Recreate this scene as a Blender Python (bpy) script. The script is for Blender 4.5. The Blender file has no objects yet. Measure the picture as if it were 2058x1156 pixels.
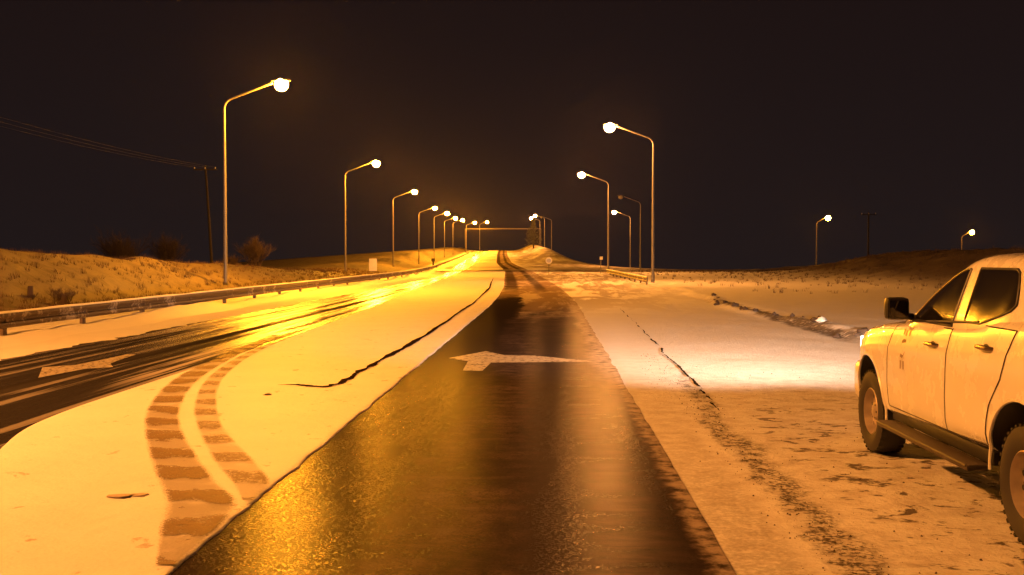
import bpy, bmesh, math, random
import numpy as np
from mathutils import Vector, Matrix
random.seed(7); RNG = np.random.default_rng(7)
C = bpy.context.scene
R = math.radians

# ------------------------------------------------------------------ camera
cam = bpy.data.objects.new('camera', bpy.data.cameras.new('camera'))
C.collection.objects.link(cam); C.camera = cam
cam.data.sensor_width = 36.0
cam.data.lens = 36.0*2130/2058
cam.data.clip_start = 0.05; cam.data.clip_end = 5000
cam.location = (0, 0, 1.8)
cam.rotation_euler = (R(90-1.694), 0, R(2.017))
C.render.resolution_x = 1024; C.render.resolution_y = 575

# ------------------------------------------------------------------ night sky, exposure
w = bpy.data.worlds.new('World'); C.world = w; w.use_nodes = True
nt = w.node_tree; nt.nodes.clear()
wo = nt.nodes.new('ShaderNodeOutputWorld'); bg = nt.nodes.new('ShaderNodeBackground')
tc = nt.nodes.new('ShaderNodeTexCoord'); sx = nt.nodes.new('ShaderNodeSeparateXYZ')
cr = nt.nodes.new('ShaderNodeValToRGB')
nt.links.new(tc.outputs['Generated'], sx.inputs[0]); nt.links.new(sx.outputs['Z'], cr.inputs[0])
cr.color_ramp.elements[0].position = 0.0; cr.color_ramp.elements[0].color = (.0135, .0088, .0090, 1)
cr.color_ramp.elements[1].position = 0.35; cr.color_ramp.elements[1].color = (.0105, .0050, .0045, 1)
nt.links.new(cr.outputs[0], bg.inputs[0]); bg.inputs[1].default_value = 1.0
nt.links.new(bg.outputs[0], wo.inputs[0])
C.view_settings.view_transform = 'Standard'; C.view_settings.look = 'None'
C.view_settings.exposure = 0; C.view_settings.gamma = 1
LAMP_COL = (1.0, .335, .014)
LAMP_STR = 5800.0
HAZE = 0.000022

# ------------------------------------------------------------------ helpers
def link(o): C.collection.objects.link(o); return o
def tag(o, label=None, cat=None, group=None, kind=None):
    if label: o['label'] = label
    if cat: o['category'] = cat
    if group: o['group'] = group
    if kind: o['kind'] = kind
    return o
def empty(name, loc, rz=0, **k):
    o = bpy.data.objects.new(name, None); o.location = loc; o.rotation_euler = (0, 0, rz)
    link(o); return tag(o, **k)
def mesh(name, vs, fs, mat, parent=None, smooth=True, uv=None):
    me = bpy.data.meshes.new(name); me.from_pydata([tuple(v) for v in vs], [], fs)
    me.materials.append(mat)
    if smooth: me.polygons.foreach_set('use_smooth', [True]*len(me.polygons))
    if uv is not None:
        l = me.uv_layers.new(name='UVMap'); idx = np.empty(len(me.loops), int)
        me.loops.foreach_get('vertex_index', idx)
        l.data.foreach_set('uv', np.asarray(uv, float)[idx].ravel())
    me.update()
    o = bpy.data.objects.new(name, me); link(o)
    if parent: o.parent = parent
    return o
class MB:
    def __init__(s): s.v = []; s.f = []
    def add(s, vs, fs):
        n = len(s.v); s.v += [tuple(v) for v in vs]; s.f += [tuple(i+n for i in f) for f in fs]; return s
    def box(s, c, d, rz=0, bev=0, rx=0):
        x, y, z = d[0]/2, d[1]/2, d[2]/2
        M = Matrix.Rotation(rz, 3, 'Z') @ Matrix.Rotation(rx, 3, 'X')
        if bev:
            bm = bmesh.new(); bmesh.ops.create_cube(bm, size=1)
            for v in bm.verts: v.co = Vector((v.co.x*d[0], v.co.y*d[1], v.co.z*d[2]))
            bmesh.ops.bevel(bm, geom=bm.edges[:], offset=bev, segments=2, affect='EDGES', profile=.6)
            bm.verts.ensure_lookup_table()
            vs = [M @ v.co + Vector(c) for v in bm.verts]; fs = [[v.index for v in f.verts] for f in bm.faces]
            bm.free(); return s.add(vs, fs)
        vs = [M @ Vector((a*x, b*y, e*z)) + Vector(c) for a in (-1, 1) for b in (-1, 1) for e in (-1, 1)]
        return s.add(vs, [(0,1,3,2),(4,6,7,5),(0,4,5,1),(2,3,7,6),(0,2,6,4),(1,5,7,3)])
    def tube(s, pts, r, n=8, closed=False, cap=True):
        pts = [Vector(p) for p in pts]; m = len(pts)
        rs = r if isinstance(r, (list, tuple)) else [r]*m
        vs = []; up = None
        for i, p in enumerate(pts):
            if closed: t = pts[(i+1) % m]-pts[i-1]
            else: t = pts[min(i+1, m-1)]-pts[max(i-1, 0)]
            t.normalize()
            if up is None:
                up = Vector((0, 0, 1)) if abs(t.z) < .9 else Vector((1, 0, 0))
            a = t.cross(up); 
            if a.length < 1e-4: a = t.cross(Vector((0, 1, 0)))
            a.normalize(); b = a.cross(t).normalized(); up = b
            for k in range(n):
                an = 2*math.pi*k/n; vs.append(p+(a*math.cos(an)+b*math.sin(an))*rs[i])
        fs = []
        for i in range(m if closed else m-1):
            j = (i+1) % m
            for k in range(n):
                k2 = (k+1) % n; fs.append((i*n+k, i*n+k2, j*n+k2, j*n+k))
        if cap and not closed:
            fs.append(tuple(range(n))[::-1]); fs.append(tuple((m-1)*n+k for k in range(n)))
        return s.add(vs, fs)
    def lathe(s, prof, axis='z', c=(0, 0, 0), n=24):
        vs = []; fs = []
        for (r, h) in prof:
            for k in range(n):
                a = 2*math.pi*k/n; p = (r*math.cos(a), r*math.sin(a), h)
                if axis == 'x': p = (h, p[0], p[1])
                vs.append(Vector(p)+Vector(c))
        for i in range(len(prof)-1):
            for k in range(n):
                k2 = (k+1) % n; fs.append((i*n+k, i*n+k2, (i+1)*n+k2, (i+1)*n+k))
        return s.add(vs, fs)
    def build(s, name, mat, parent=None, smooth=True):
        o = mesh(name, s.v, s.f, mat, parent, smooth)
        if smooth:
            try: o.data.set_sharp_from_angle(angle=R(40))
            except Exception: pass
        return o
def grid_faces(nr, nc): # rows x cols
    return [(i*nc+j, i*nc+j+1, (i+1)*nc+j+1, (i+1)*nc+j) for i in range(nr-1) for j in range(nc-1)]
def copy_tree(o, parent=None):
    c = o.copy(); C.collection.objects.link(c); c.parent = parent
    for ch in list(o.children): copy_tree(ch, c)
    return c

# node material helper
class NM:
    def __init__(s, name):
        s.m = bpy.data.materials.new(name); s.m.use_nodes = True; s.t = s.m.node_tree
        s.b = s.t.nodes['Principled BSDF']; s.out = s.t.nodes['Material Output']
    def n(s, typ, ins=None, **kw):
        nd = s.t.nodes.new(typ)
        for k, v in kw.items(): setattr(nd, k, v)
        for k, v in (ins or {}).items(): s.set(nd.inputs[k], v)
        return nd
    def set(s, inp, v):
        if isinstance(v, bpy.types.NodeSocket): s.t.links.new(v, inp)
        elif isinstance(v, bpy.types.Node): s.t.links.new(v.outputs[0], inp)
        elif isinstance(v, tuple) and len(v) == 3 and inp.type == 'RGBA': inp.default_value = (*v, 1)
        else: inp.default_value = v
    def math(s, op, a, b=0.0, c=None, clamp=False):
        nd = s.t.nodes.new('ShaderNodeMath'); nd.operation = op; nd.use_clamp = clamp
        s.set(nd.inputs[0], a); s.set(nd.inputs[1], b)
        if c is not None: s.set(nd.inputs[2], c)
        return nd.outputs[0]
    def ss(s, x, a, b):  # smoothstep between a and b (b may be < a)
        nd = s.t.nodes.new('ShaderNodeMapRange'); nd.interpolation_type = 'SMOOTHSTEP'
        if b < a:
            s.set(nd.inputs[0], x); nd.inputs[1].default_value = b; nd.inputs[2].default_value = a
            nd.inputs[3].default_value = 1; nd.inputs[4].default_value = 0
        else:
            s.set(nd.inputs[0], x); nd.inputs[1].default_value = a; nd.inputs[2].default_value = b
        return nd.outputs[0]
    def band(s, x, a, b, e):
        return s.math('MULTIPLY', s.ss(x, a-e, a+e), s.ss(x, b+e, b-e))
    def noise(s, vec, scale, detail=4, rough=.55, dist=0):
        nd = s.n('ShaderNodeTexNoise', {'Scale': scale, 'Detail': detail, 'Roughness': rough, 'Distortion': dist})
        if vec is not None: s.set(nd.inputs['Vector'], vec)
        return nd.outputs[0]
    def vec(s, x, y, z=0.0):
        nd = s.t.nodes.new('ShaderNodeCombineXYZ')
        s.set(nd.inputs[0], x); s.set(nd.inputs[1], y); s.set(nd.inputs[2], z); return nd.outputs[0]
    def mix(s, f, a, b):
        nd = s.t.nodes.new('ShaderNodeMix'); nd.data_type = 'RGBA'
        s.set(nd.inputs[0], f); s.set(nd.inputs[6], a); s.set(nd.inputs[7], b); return nd.outputs[2]
    def mixf(s, f, a, b):
        nd = s.t.nodes.new('ShaderNodeMix'); nd.data_type = 'FLOAT'
        s.set(nd.inputs[0], f); s.set(nd.inputs[2], a); s.set(nd.inputs[3], b); return nd.outputs[0]
    def bump(s, h, strength=.5, dist=.02, normal=None):
        nd = s.n('ShaderNodeBump', {'Strength': strength, 'Distance': dist, 'Height': h})
        if normal is not None: s.set(nd.inputs['Normal'], normal)
        return nd.outputs[0]
    def uv(s):
        u = s.t.nodes.new('ShaderNodeUVMap'); u.uv_map = 'UVMap'
        x = s.t.nodes.new('ShaderNodeSeparateXYZ'); s.t.links.new(u.outputs[0], x.inputs[0])
        return x.outputs[0], x.outputs[1], u.outputs[0]
    def pos(s):
        g = s.t.nodes.new('ShaderNodeNewGeometry'); return g.outputs['Position']
    def fin(s, **k):
        for a, v in k.items(): s.set(s.b.inputs[a.replace('_', ' ')], v)
        return s.m
def plain(name, col, rough=.6, metal=0, var=.15, scale=8, **k):
    m = NM(name); tco = m.t.nodes.new('ShaderNodeTexCoord').outputs['Object']
    n = m.noise(tco, scale, 5)
    c = m.mix(n, tuple(x*(1-var) for x in col), tuple(min(1, x*(1+var)) for x in col))
    return m.fin(Base_Color=c, Roughness=m.mixf(n, max(0, rough-.08), min(1, rough+.08)), Metallic=float(metal), **k)

# ------------------------------------------------------------------ terrain functions
def smooth_interp(pts, wdt=8.0):
    xs = [p[0] for p in pts]; ys = [p[1] for p in pts]
    def f(Y):
        Y = np.asarray(Y, float); a = 0
        for d in (-1, -.5, 0, .5, 1): a = a+np.interp(Y+d*wdt, xs, ys)
        return a/5
    return f
E_ = smooth_interp([(-80,-2.14),(42,-2.14),(62,-2.65),(85,-3.6),(120,-5),(153,-6.8),(220,-11),(330,-16.3),(430,-20.5),(900,-42)], 6)
def E(Y): return E_(Y)
prof = smooth_interp([(-80,0),(150,0),(185,.12),(220,.4),(260,.9),(300,1.6),(350,2.6),(400,3.6),(440,4.1),(465,4.1),(520,3),(600,-2),(900,-12)], 10)
moff_ = smooth_interp([(-80,-2.0),(3,-2.0),(9.2,-2.75),(10.4,-3.25),(12,-3.45),(15,-3.5),(22,-3.55),(30,-3.8),(51,-4.7),(100,-5),(430,-4),(900,-4)], .7)
def MED(Y): return E(Y)+moff_(Y)
rail_ = smooth_interp([(-80,-12),(90,-12),(130,-14.5),(180,-18.5),(240,-22),(300,-24.5),(350,-26.5),(430,-29),(900,-50)], 8)
def RAIL(Y): return rail_(Y)
def vnoise(x, y, seed=0):
    x = np.asarray(x, float); y = np.asarray(y, float)
    xi = np.floor(x).astype(np.int64); yi = np.floor(y).astype(np.int64); fx = x-xi; fy = y-yi
    fx = fx*fx*(3-2*fx); fy = fy*fy*(3-2*fy)
    def h(a, b):
        n = (a*374761393+b*668265263+seed*974634777) & 0xffffffff
        n = ((n ^ (n >> 13))*1274126177) & 0xffffffff
        return ((n ^ (n >> 16)) & 0xffff)/65535.0
    return (h(xi, yi)*(1-fx)+h(xi+1, yi)*fx)*(1-fy)+(h(xi, yi+1)*(1-fx)+h(xi+1, yi+1)*fx)*fy
def fbm(x, y, o=4, seed=0):
    a = 0; am = .5
    for i in range(o): a = a+am*(vnoise(x*2**i, y*2**i, seed+i)-.5); am *= .5
    return a
def sstep(x, a, b):
    t = np.clip((x-a)/(b-a), 0, 1); return t*t*(3-2*t)
def H(X, Y):
    X = np.asarray(X, float); Y = np.asarray(Y, float)
    u = X-E(Y); far = sstep(Y, 125, 170)
    road = prof(Y)
    base = -np.maximum(Y-142, 0)*.028
    # right flank sinks away from the road, left one stays up as a bank
    wr = 1-sstep(u, 12, 46)
    z = road*wr+base*(1-wr)
    z = z + far*2.6*np.exp(-((u-14)/4.5)**2)*sstep(Y, 190, 320)
    # left verge and bank behind the guard rail
    d = RAIL(Y)-X
    crest = np.interp(Y, [-40, 20, 32, 48, 62, 80, 100, 160, 230, 300, 420], [2.6, 2.4, 2.2, 1.75, 1.3, .75, .4, 1.1, 2.3, 2.0, 1.3])
    bank = crest*(.12*sstep(d, .3, 2.0)+.88*sstep(d, 3.2, 8.0)) - .07*np.clip(d-11, 0, 120)
    lump = (fbm(X*.7, Y*.35, 4, 3)*.75+fbm(X*2.1, Y*1.3, 3, 9)*.25)*sstep(d, 1.5, 5)*np.clip(crest, .25, 1.0)*.6
    z = z+bank+lump
    # right-hand rise behind the pickup
    z = z+2.2*sstep(X-(Y-80)*.08, 21, 36)*sstep(Y, 45, 80)*(1-sstep(Y, 110, 150)) + fbm(X*.5, Y*.3, 3, 5)*.9*sstep(X, 21, 32)*sstep(Y, 45, 70)
    # dirty ridge on the right verge
    uc = 8.7+.25*np.sin(Y*.31)
    rg = np.exp(-((u-uc)/.28)**2)*sstep(Y, 20, 24)*(1-sstep(Y, 44, 60))
    z = z+rg*(.07+.10*vnoise(X*3, Y*1.6, 4)) + .10*sstep(u, 8.6, 9.4)*sstep(Y, 18, 24)*(1-sstep(Y, 50, 80))
    # soft unevenness of the snow off the paving
    off = sstep(u, 4.3, 5.2)*(1-sstep(Y, 100, 140))
    z = z+off*(fbm(X*.9, Y*.9, 4, 21)*.05+fbm(X*5, Y*5, 3, 31)*.018)
    z = z-.02*sstep(u, 3.15, 3.2)*0
    z = z+.055*sstep(u, 45, 60)*fbm(X*.2, Y*.2, 3, 7)*20
    # thrown-up snow between the road and the shoulder further on
    m = sstep(u, 3.3, 4.5)*(1-sstep(u, 9, 12))*sstep(Y, 44, 60)*(1-sstep(Y, 96, 104))
    z = z+m*np.abs(fbm(X*1.2, Y*.5, 4, 12))*.5
    return z
def Hs(x, y): return float(H(np.array([x]), np.array([y]))[0])
def rows(a, b, s0=.12, g=.012):
    ys = [a]
    while ys[-1] < b: ys.append(min(b, ys[-1]+max(s0, g*abs(ys[-1]))))
    return np.array(ys)

# ------------------------------------------------------------------ ground materials
def mottle(m, u, v):   # churned brown snow round the junction, the same across road and verge
    a = m.noise(m.vec(m.math('ADD', u, m.math('MULTIPLY', v, -.03)), m.math('MULTIPLY', v, .16)), .75, 7, .68, 1.0)
    b = m.noise(m.vec(m.math('MULTIPLY', u, .25), m.math('MULTIPLY', v, .45)), .8, 5, .6, .5)
    k = m.ss(m.math('ADD', m.math('MULTIPLY', a, .65), m.math('MULTIPLY', b, .35)), .44, .52)
    c = m.mix(b, (.13, .085, .06), (.30, .22, .16))
    return k, c
def mat_ground():
    m = NM('snowy_ground'); u, v, uv = m.uv(); P = m.pos()
    n1 = m.noise(P, 1.3, 6, .6); n2 = m.noise(P, 7, 6, .65); n3 = m.noise(P, 28, 4, .6)
    nst = m.noise(m.vec(m.math('MULTIPLY', u, 1.3), m.math('MULTIPLY', v, 1.7)), 1.9, 6, .68, .8)
    # churned snow close by on the right, clean further on
    near = m.math('MULTIPLY', m.ss(u, 4.15, 4.5), m.ss(m.math('ADD', v, m.math('MULTIPLY', n1, 3.0)), 18.5, 11.0))
    spots = m.math('MULTIPLY', near, m.ss(m.math('ADD', m.math('MULTIPLY', nst, .6), m.math('MULTIPLY', n2, .4)), .53, .59))
    # shoulder strip: snow trodden into brown slush
    sh = m.math('MULTIPLY', m.band(m.math('ADD', u, m.math('MULTIPLY', n2, .12)), 3.05, 3.72, .10), m.ss(m.math('ADD', v, m.math('MULTIPLY', n1, 6)), 19, 9))
    shs = m.math('MULTIPLY', sh, m.ss(m.math('ADD', m.math('MULTIPLY', n3, .5), m.math('MULTIPLY', n2, .5)), .34, .62))
    # the ragged edge of the paving
    wob = m.math('ADD', m.math('MULTIPLY', m.math('SUBTRACT', n2, .5), .4), m.math('MULTIPLY', m.math('SUBTRACT', n1, .5), .7))
    ue = m.math('ADD', u, wob)
    e1 = m.math('MULTIPLY', m.band(ue, 3.86, 4.12, .07), m.ss(v, 13.0, 11.0))
    e2 = m.math('MULTIPLY', m.band(m.math('SUBTRACT', ue, m.math('MULTIPLY', m.math('SUBTRACT', v, 12), .026)), 3.98, 4.13, .05), m.math('MULTIPLY', m.ss(v, 10.8, 12.0), m.ss(v, 19, 14)))
    edge = m.math('MULTIPLY', m.math('MAXIMUM', e1, e2), m.math('MULTIPLY', m.ss(m.math('ADD', m.math('MULTIPLY', n2, .6), m.math('MULTIPLY', n3, .4)), .42, .58), m.ss(m.noise(P, 2.6, 4, .6), .30, .46)))
    # dirty ridge
    rd = m.math('MULTIPLY', m.band(m.math('ADD', u, m.math('MULTIPLY', m.math('SUBTRACT', n1, .5), .8)), 8.38, 8.92, .12), m.math('MULTIPLY', m.ss(v, 21, 24), m.ss(v, 52, 36)))
    rd = m.math('MULTIPLY', rd, m.ss(n2, .3, .5))
    # rough mixed ground near the junction and the flattened grass of the banks
    jk, jc = mottle(m, u, v)
    jn = m.math('MULTIPLY', m.math('MULTIPLY', m.ss(v, 30, 46), m.ss(v, 150, 135)), jk)
    jn = m.math('MULTIPLY', jn, m.math('MULTIPLY', m.ss(u, -.5, .5), m.ss(m.math('SUBTRACT', u, m.math('MULTIPLY', v, .09)), 5, 0)))
    fk = m.math('MULTIPLY', m.math('MULTIPLY', m.ss(v, 130, 150), m.ss(u, 2.8, 5.5)), m.ss(m.noise(m.vec(m.math('MULTIPLY', u, .3), m.math('MULTIPLY', v, .05)), 1.0, 5, .6), .3, .6))
    sep = m.t.nodes.new('ShaderNodeSeparateXYZ'); m.set(sep.inputs[0], P)
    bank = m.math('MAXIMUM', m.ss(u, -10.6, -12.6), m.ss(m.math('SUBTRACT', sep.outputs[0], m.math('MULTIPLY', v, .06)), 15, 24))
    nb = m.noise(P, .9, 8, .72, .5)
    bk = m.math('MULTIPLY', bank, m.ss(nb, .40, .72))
    dark = m.math('MAXIMUM', m.math('MAXIMUM', m.math('MULTIPLY', spots, .92), m.math('MULTIPLY', shs, .44)), m.math('MAXIMUM', edge, m.math('MULTIPLY', rd, .95)))
    snow = m.mix(m.math('ADD', m.math('MULTIPLY', n1, .6), m.math('MULTIPLY', n3, .4)), (.66, .66, .68), (.84, .84, .86))
    c = m.mix(m.math('MULTIPLY', jn, .85), snow, jc)
    c = m.mix(m.math('MULTIPLY', fk, .88), c, (.17, .115, .075))
    c = m.mix(m.math('MULTIPLY', m.math('MULTIPLY', m.ss(u, 3.1, 3.3), m.ss(v, 26, 12)), m.math('MULTIPLY', m.ss(m.noise(P, 3.4, 7, .75), .40, .66), .42)), c, (.34, .26, .21))
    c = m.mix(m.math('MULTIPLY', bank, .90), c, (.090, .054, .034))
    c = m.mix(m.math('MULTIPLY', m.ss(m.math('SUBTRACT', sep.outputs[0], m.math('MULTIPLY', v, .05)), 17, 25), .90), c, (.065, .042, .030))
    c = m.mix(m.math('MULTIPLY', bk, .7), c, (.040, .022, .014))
    c = m.mix(dark, c, (.055, .034, .024))
    h = m.math('ADD', m.math('MULTIPLY', n2, .7), m.math('MULTIPLY', n3, .3))
    h = m.math('SUBTRACT', h, m.math('MULTIPLY', dark, .5))
    h = m.math('ADD', h, m.math('MULTIPLY', m.math('MULTIPLY', nb, bank), 1.6))
    return m.fin(Base_Color=c, Roughness=m.mixf(dark, .75, .6), Normal=m.bump(h, .75, .055))
def mat_median():
    m = NM('smooth_snow'); u, v, uv = m.uv(); P = m.pos()
    n1 = m.noise(P, 1.1, 5, .5); n2 = m.noise(P, 9, 5, .6); n3 = m.noise(P, 40, 3, .6)
    nst = m.noise(m.vec(m.math('MULTIPLY', u, 2.0), m.math('MULTIPLY', v, 1.3)), 1.6, 5, .6, .8)
    sp = m.math('MULTIPLY', m.ss(m.math('ADD', m.math('MULTIPLY', nst, .7), m.math('MULTIPLY', n2, .3)), .600, .66), .6)
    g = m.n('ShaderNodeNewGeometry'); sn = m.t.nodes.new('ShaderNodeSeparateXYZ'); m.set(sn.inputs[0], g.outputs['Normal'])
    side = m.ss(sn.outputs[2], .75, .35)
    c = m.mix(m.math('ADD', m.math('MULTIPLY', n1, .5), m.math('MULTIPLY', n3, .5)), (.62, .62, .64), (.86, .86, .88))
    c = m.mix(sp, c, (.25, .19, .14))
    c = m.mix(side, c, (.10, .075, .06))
    h = m.math('ADD', m.math('MULTIPLY', n2, .35), m.math('MULTIPLY', n3, .15))
    h = m.math('ADD', h, m.math('MULTIPLY', m.noise(P, 2.4, 4, .6), 1.6))
    h = m.math('SUBTRACT', h, m.math('MULTIPLY', sp, .6))
    return m.fin(Base_Color=c, Roughness=.6, Normal=m.bump(h, .75, .035))
def wetmix(m, c, nrm, wet, dry, rough, cap=.9):
    # matt stone with a broken film of water: only the wet share of the surface mirrors
    m.fin(Base_Color=c, Roughness=.9, Normal=nrm, Specular_IOR_Level=0.0, IOR=1.01)
    fr = m.n('ShaderNodeFresnel', {'IOR': 1.33}); m.set(fr.inputs['Normal'], nrm)
    gl = m.n('ShaderNodeBsdfGlossy', {'Roughness': rough, 'Color': (1., 1., 1.)}); m.set(gl.inputs['Normal'], nrm)
    f = m.math('MULTIPLY', m.math('MULTIPLY', m.math('MINIMUM', fr, cap), wet), m.mixf(dry, 1.0, .30))
    mx = m.t.nodes.new('ShaderNodeMixShader'); m.set(mx.inputs[0], f); m.set(mx.inputs[1], m.b.outputs[0]); m.set(mx.inputs[2], gl)
    m.t.links.new(mx.outputs[0], m.out.inputs['Surface']); return m.m
def mat_lane():
    m = NM('wet_asphalt'); u, v, uv = m.uv(); P = m.pos()
    f1 = m.noise(P, 120, 2, .6); f2 = m.noise(P, 55, 2, .6)
    n1 = m.noise(m.vec(m.math('MULTIPLY', u, 1.0), m.math('MULTIPLY', v, .30)), 1.3, 6, .62, .4)
    nrip = m.noise(m.vec(m.math('MULTIPLY', u, .6), m.math('MULTIPLY', v, 2.2)), 1.6, 6, .68, .3)
    n2 = m.noise(P, 5, 6, .65)
    nn = m.math('ADD', m.math('MULTIPLY', n1, .5), m.math('MULTIPLY', nrip, .5))
    wob = m.math('ADD', u, m.math('MULTIPLY', m.math('SUBTRACT', n1, .5), .6))
    mid = m.math('MULTIPLY', m.math('MULTIPLY', m.ss(wob, .85, 1.35), m.ss(wob, 2.15, 1.75)), m.ss(m.math('ADD', m.math('MULTIPLY', n2, .6), m.math('MULTIPLY', f2, .4)), .38, .58))
    midf = m.math('MULTIPLY', m.ss(wob, .9, 1.25), m.math('MULTIPLY', m.ss(u, 2.9, 2.3), m.ss(v, 20, 34)))
    slush = m.math('MAXIMUM', m.math('MULTIPLY', mid, m.ss(nn, .34, .68)), m.math('MULTIPLY', midf, m.ss(nn, .34, .62)))
    rt = m.math('MULTIPLY', m.band(wob, 2.45, 2.85, .16), m.ss(nrip, .36, .66))
    jk, jc = mottle(m, u, v)
    tr1 = m.band(wob, .10, .85, .12); tr2 = m.band(wob, 1.75, 2.35, .15)
    lw = m.math('ADD', v, m.math('MULTIPLY', m.math('SUBTRACT', n1, .5), 16))
    far = m.ss(m.math('ADD', lw, m.math('MULTIPLY', m.ss(wob, .9, 1.3), 14)), 43, 52)
    trk = m.math('MULTIPLY', m.math('MAXIMUM', tr1, tr2), m.ss(v, 48, 62))
    edge = m.math('MAXIMUM', m.math('MULTIPLY', m.ss(wob, 2.65, 3.1), m.ss(v, 10, 20)), m.math('MULTIPLY', m.ss(m.math('ADD', u, m.math('MULTIPLY', n2, .25)), 3.13, 3.28), .8))
    slush = m.math('MAXIMUM', m.math('MAXIMUM', m.math('MULTIPLY', slush, .55), m.math('MULTIPLY', rt, .30)), m.math('MULTIPLY', edge, m.ss(n2, .3, .6)))
    c = m.mix(f2, (.010, .008, .008), (.042, .031, .030))
    c = m.mix(slush, c, m.mix(edge, (.19, .135, .11), (.48, .42, .38)))
    fc = m.mix(m.math('MULTIPLY', jk, .9), (.42, .36, .32), jc)
    fc = m.mix(m.math('MULTIPLY', trk, .85), fc, (.05, .035, .03))
    c = m.mix(far, c, fc); slush = m.math('MAXIMUM', slush, far)
    h = m.math('ADD', m.math('MULTIPLY', f1, .45), m.math('ADD', m.math('MULTIPLY', f2, .7), m.math('MULTIPLY', n2, .5)))
    glint = m.math('MULTIPLY', m.ss(m.noise(P, 75, 1, .5), .46, .58), m.ss(n1, .22, .50))
    return wetmix(m, c, m.bump(h, .5, .0040), m.math('MULTIPLY', m.math('ADD', .14, m.math('MULTIPLY', glint, .30)), m.mixf(m.math('MULTIPLY', m.ss(v, 13, 22), m.ss(u, 2.3, 1.6)), 1.0, .22)), slush, .22, .16)
def mat_left():
    m = NM('icy_asphalt'); u, v, uv = m.uv(); P = m.pos()
    f2 = m.noise(P, 40, 3, .6)
    ns = m.noise(m.vec(m.math('MULTIPLY', u, 2.6), m.math('MULTIPLY', v, .07)), 1.6, 5, .55, .15)
    nb = m.noise(m.vec(u, m.math('MULTIPLY', v, .2)), 1.2, 6, .6)
    n2 = m.noise(P, 6, 5, .6)
    # u from about -3.6 (median) to -7.4 (outer edge)
    ice = m.math('MULTIPLY', m.ss(m.math('ADD', v, m.math('MULTIPLY', m.math('SUBTRACT', nb, .5), 12)), 20, 31), m.ss(ns, .38, .50))
    inner = m.math('MULTIPLY', m.ss(m.math('ADD', u, m.math('MULTIPLY', nb, .4)), -4.6, -3.9), m.ss(ns, .46, .6))
    inner = m.math('MULTIPLY', inner, m.ss(v, 13, 18))
    track = m.math('MULTIPLY', m.band(m.math('ADD', u, m.math('MULTIPLY', m.math('SUBTRACT', nb, .5), .25)), -5.25, -5.0, .06), m.ss(v, 62, 48))
    smear = m.math('MULTIPLY', m.ss(ns, .52, .62), .30)
    s = m.math('MAXIMUM', m.math('MAXIMUM', m.math('MULTIPLY', ice, .8), inner), smear)
    dl = m.band(m.math('ADD', u, m.math('MULTIPLY', m.math('SUBTRACT', nb, .5), .3)), -5.35, -5.05, .05)
    track = m.math('MAXIMUM', track, m.math('MULTIPLY', dl, m.ss(v, 60, 40)))
    s = m.math('MULTIPLY', s, m.math('SUBTRACT', 1.0, m.math('MULTIPLY', track, .95)))
    c = m.mix(f2, (.012, .011, .012), (.034, .030, .030))
    c = m.mix(s, c, (.60, .56, .54))
    h = m.math('ADD', m.math('MULTIPLY', f2, .5), n2)
    wet = m.math('MULTIPLY', m.math('ADD', .12, m.math('MULTIPLY', m.ss(ns, .40, .56), m.mixf(m.ss(v, 14, 26), .15, 1.1))), m.math('SUBTRACT', 1.0, m.math('MULTIPLY', track, .9)))
    return wetmix(m, c, m.bump(h, .3, .006), wet, 0.0, .26)
def mat_track(op=1.0):   # dirt pressed through the snow by dual lorry tyres; u across, v along
    m = NM('tyre_print'); u, v, uv = m.uv(); P = m.pos()
    n2 = m.noise(P, 14, 5, .65); n3 = m.noise(P, 60, 3, .6); n1 = m.noise(P, 2.5, 3, .5)
    bar = m.math('SINE', m.math('MULTIPLY', m.math('ADD', v, m.math('ADD', m.math('MULTIPLY', m.math('SUBTRACT', n2, .5), .40), m.math('MULTIPLY', n1, .7))), 2*math.pi/.95))
    bar = m.ss(bar, -.65, .2)
    a = m.math('MULTIPLY', bar, m.ss(m.math('ADD', m.math('MULTIPLY', n2, .6), m.math('MULTIPLY', n3, .4)), .30, .52))
    edge = m.math('MULTIPLY', m.ss(m.math('ADD', u, m.math('MULTIPLY', m.math('SUBTRACT', n3, .5), .35)), .0, .14), m.ss(m.math('ADD', u, m.math('MULTIPLY', m.math('SUBTRACT', n3, .5), .35)), 1.0, .86))
    base = m.math('MULTIPLY', m.math('MULTIPLY', edge, .42), m.ss(n1, .1, .5))
    k = m.math('MULTIPLY', m.math('MAXIMUM', m.math('MULTIPLY', a, m.math('MULTIPLY', edge, m.math('ADD', .60, m.math('MULTIPLY', n1, .7)))), base), op)
    c = m.mix(n3, (.095, .052, .032), (.22, .135, .08))
    m.fin(Base_Color=c, Roughness=.6, Alpha=k, Normal=m.bump(n2, .4, .02)); return m.m
def mat_paint():
    m = NM('worn_road_paint'); P = m.pos(); n = m.noise(P, 12, 6, .7); n2 = m.noise(P, 2.2, 3)
    c = m.mix(m.ss(n, .3, .62), (.26, .23, .21), (.56, .52, .48))
    return m.fin(Base_Color=c, Roughness=.5, Alpha=m.math('MULTIPLY', m.math('MULTIPLY', m.ss(n, .30, .48), m.ss(n2, .25, .42)), .72), Normal=m.bump(n, .3, .01))
def mat_crack():
    m = NM('bare_wet_edge'); P = m.pos(); n = m.noise(P, 9, 5, .7)
    return m.fin(Base_Color=m.mix(n, (.012, .009, .007), (.04, .027, .02)), Roughness=1.0, Specular_IOR_Level=0.0)
M_ground, M_med, M_lane, M_left, M_track, M_paint, M_crack = mat_ground(), mat_median(), mat_lane(), mat_left(), mat_track(), mat_paint(), mat_crack()

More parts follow.
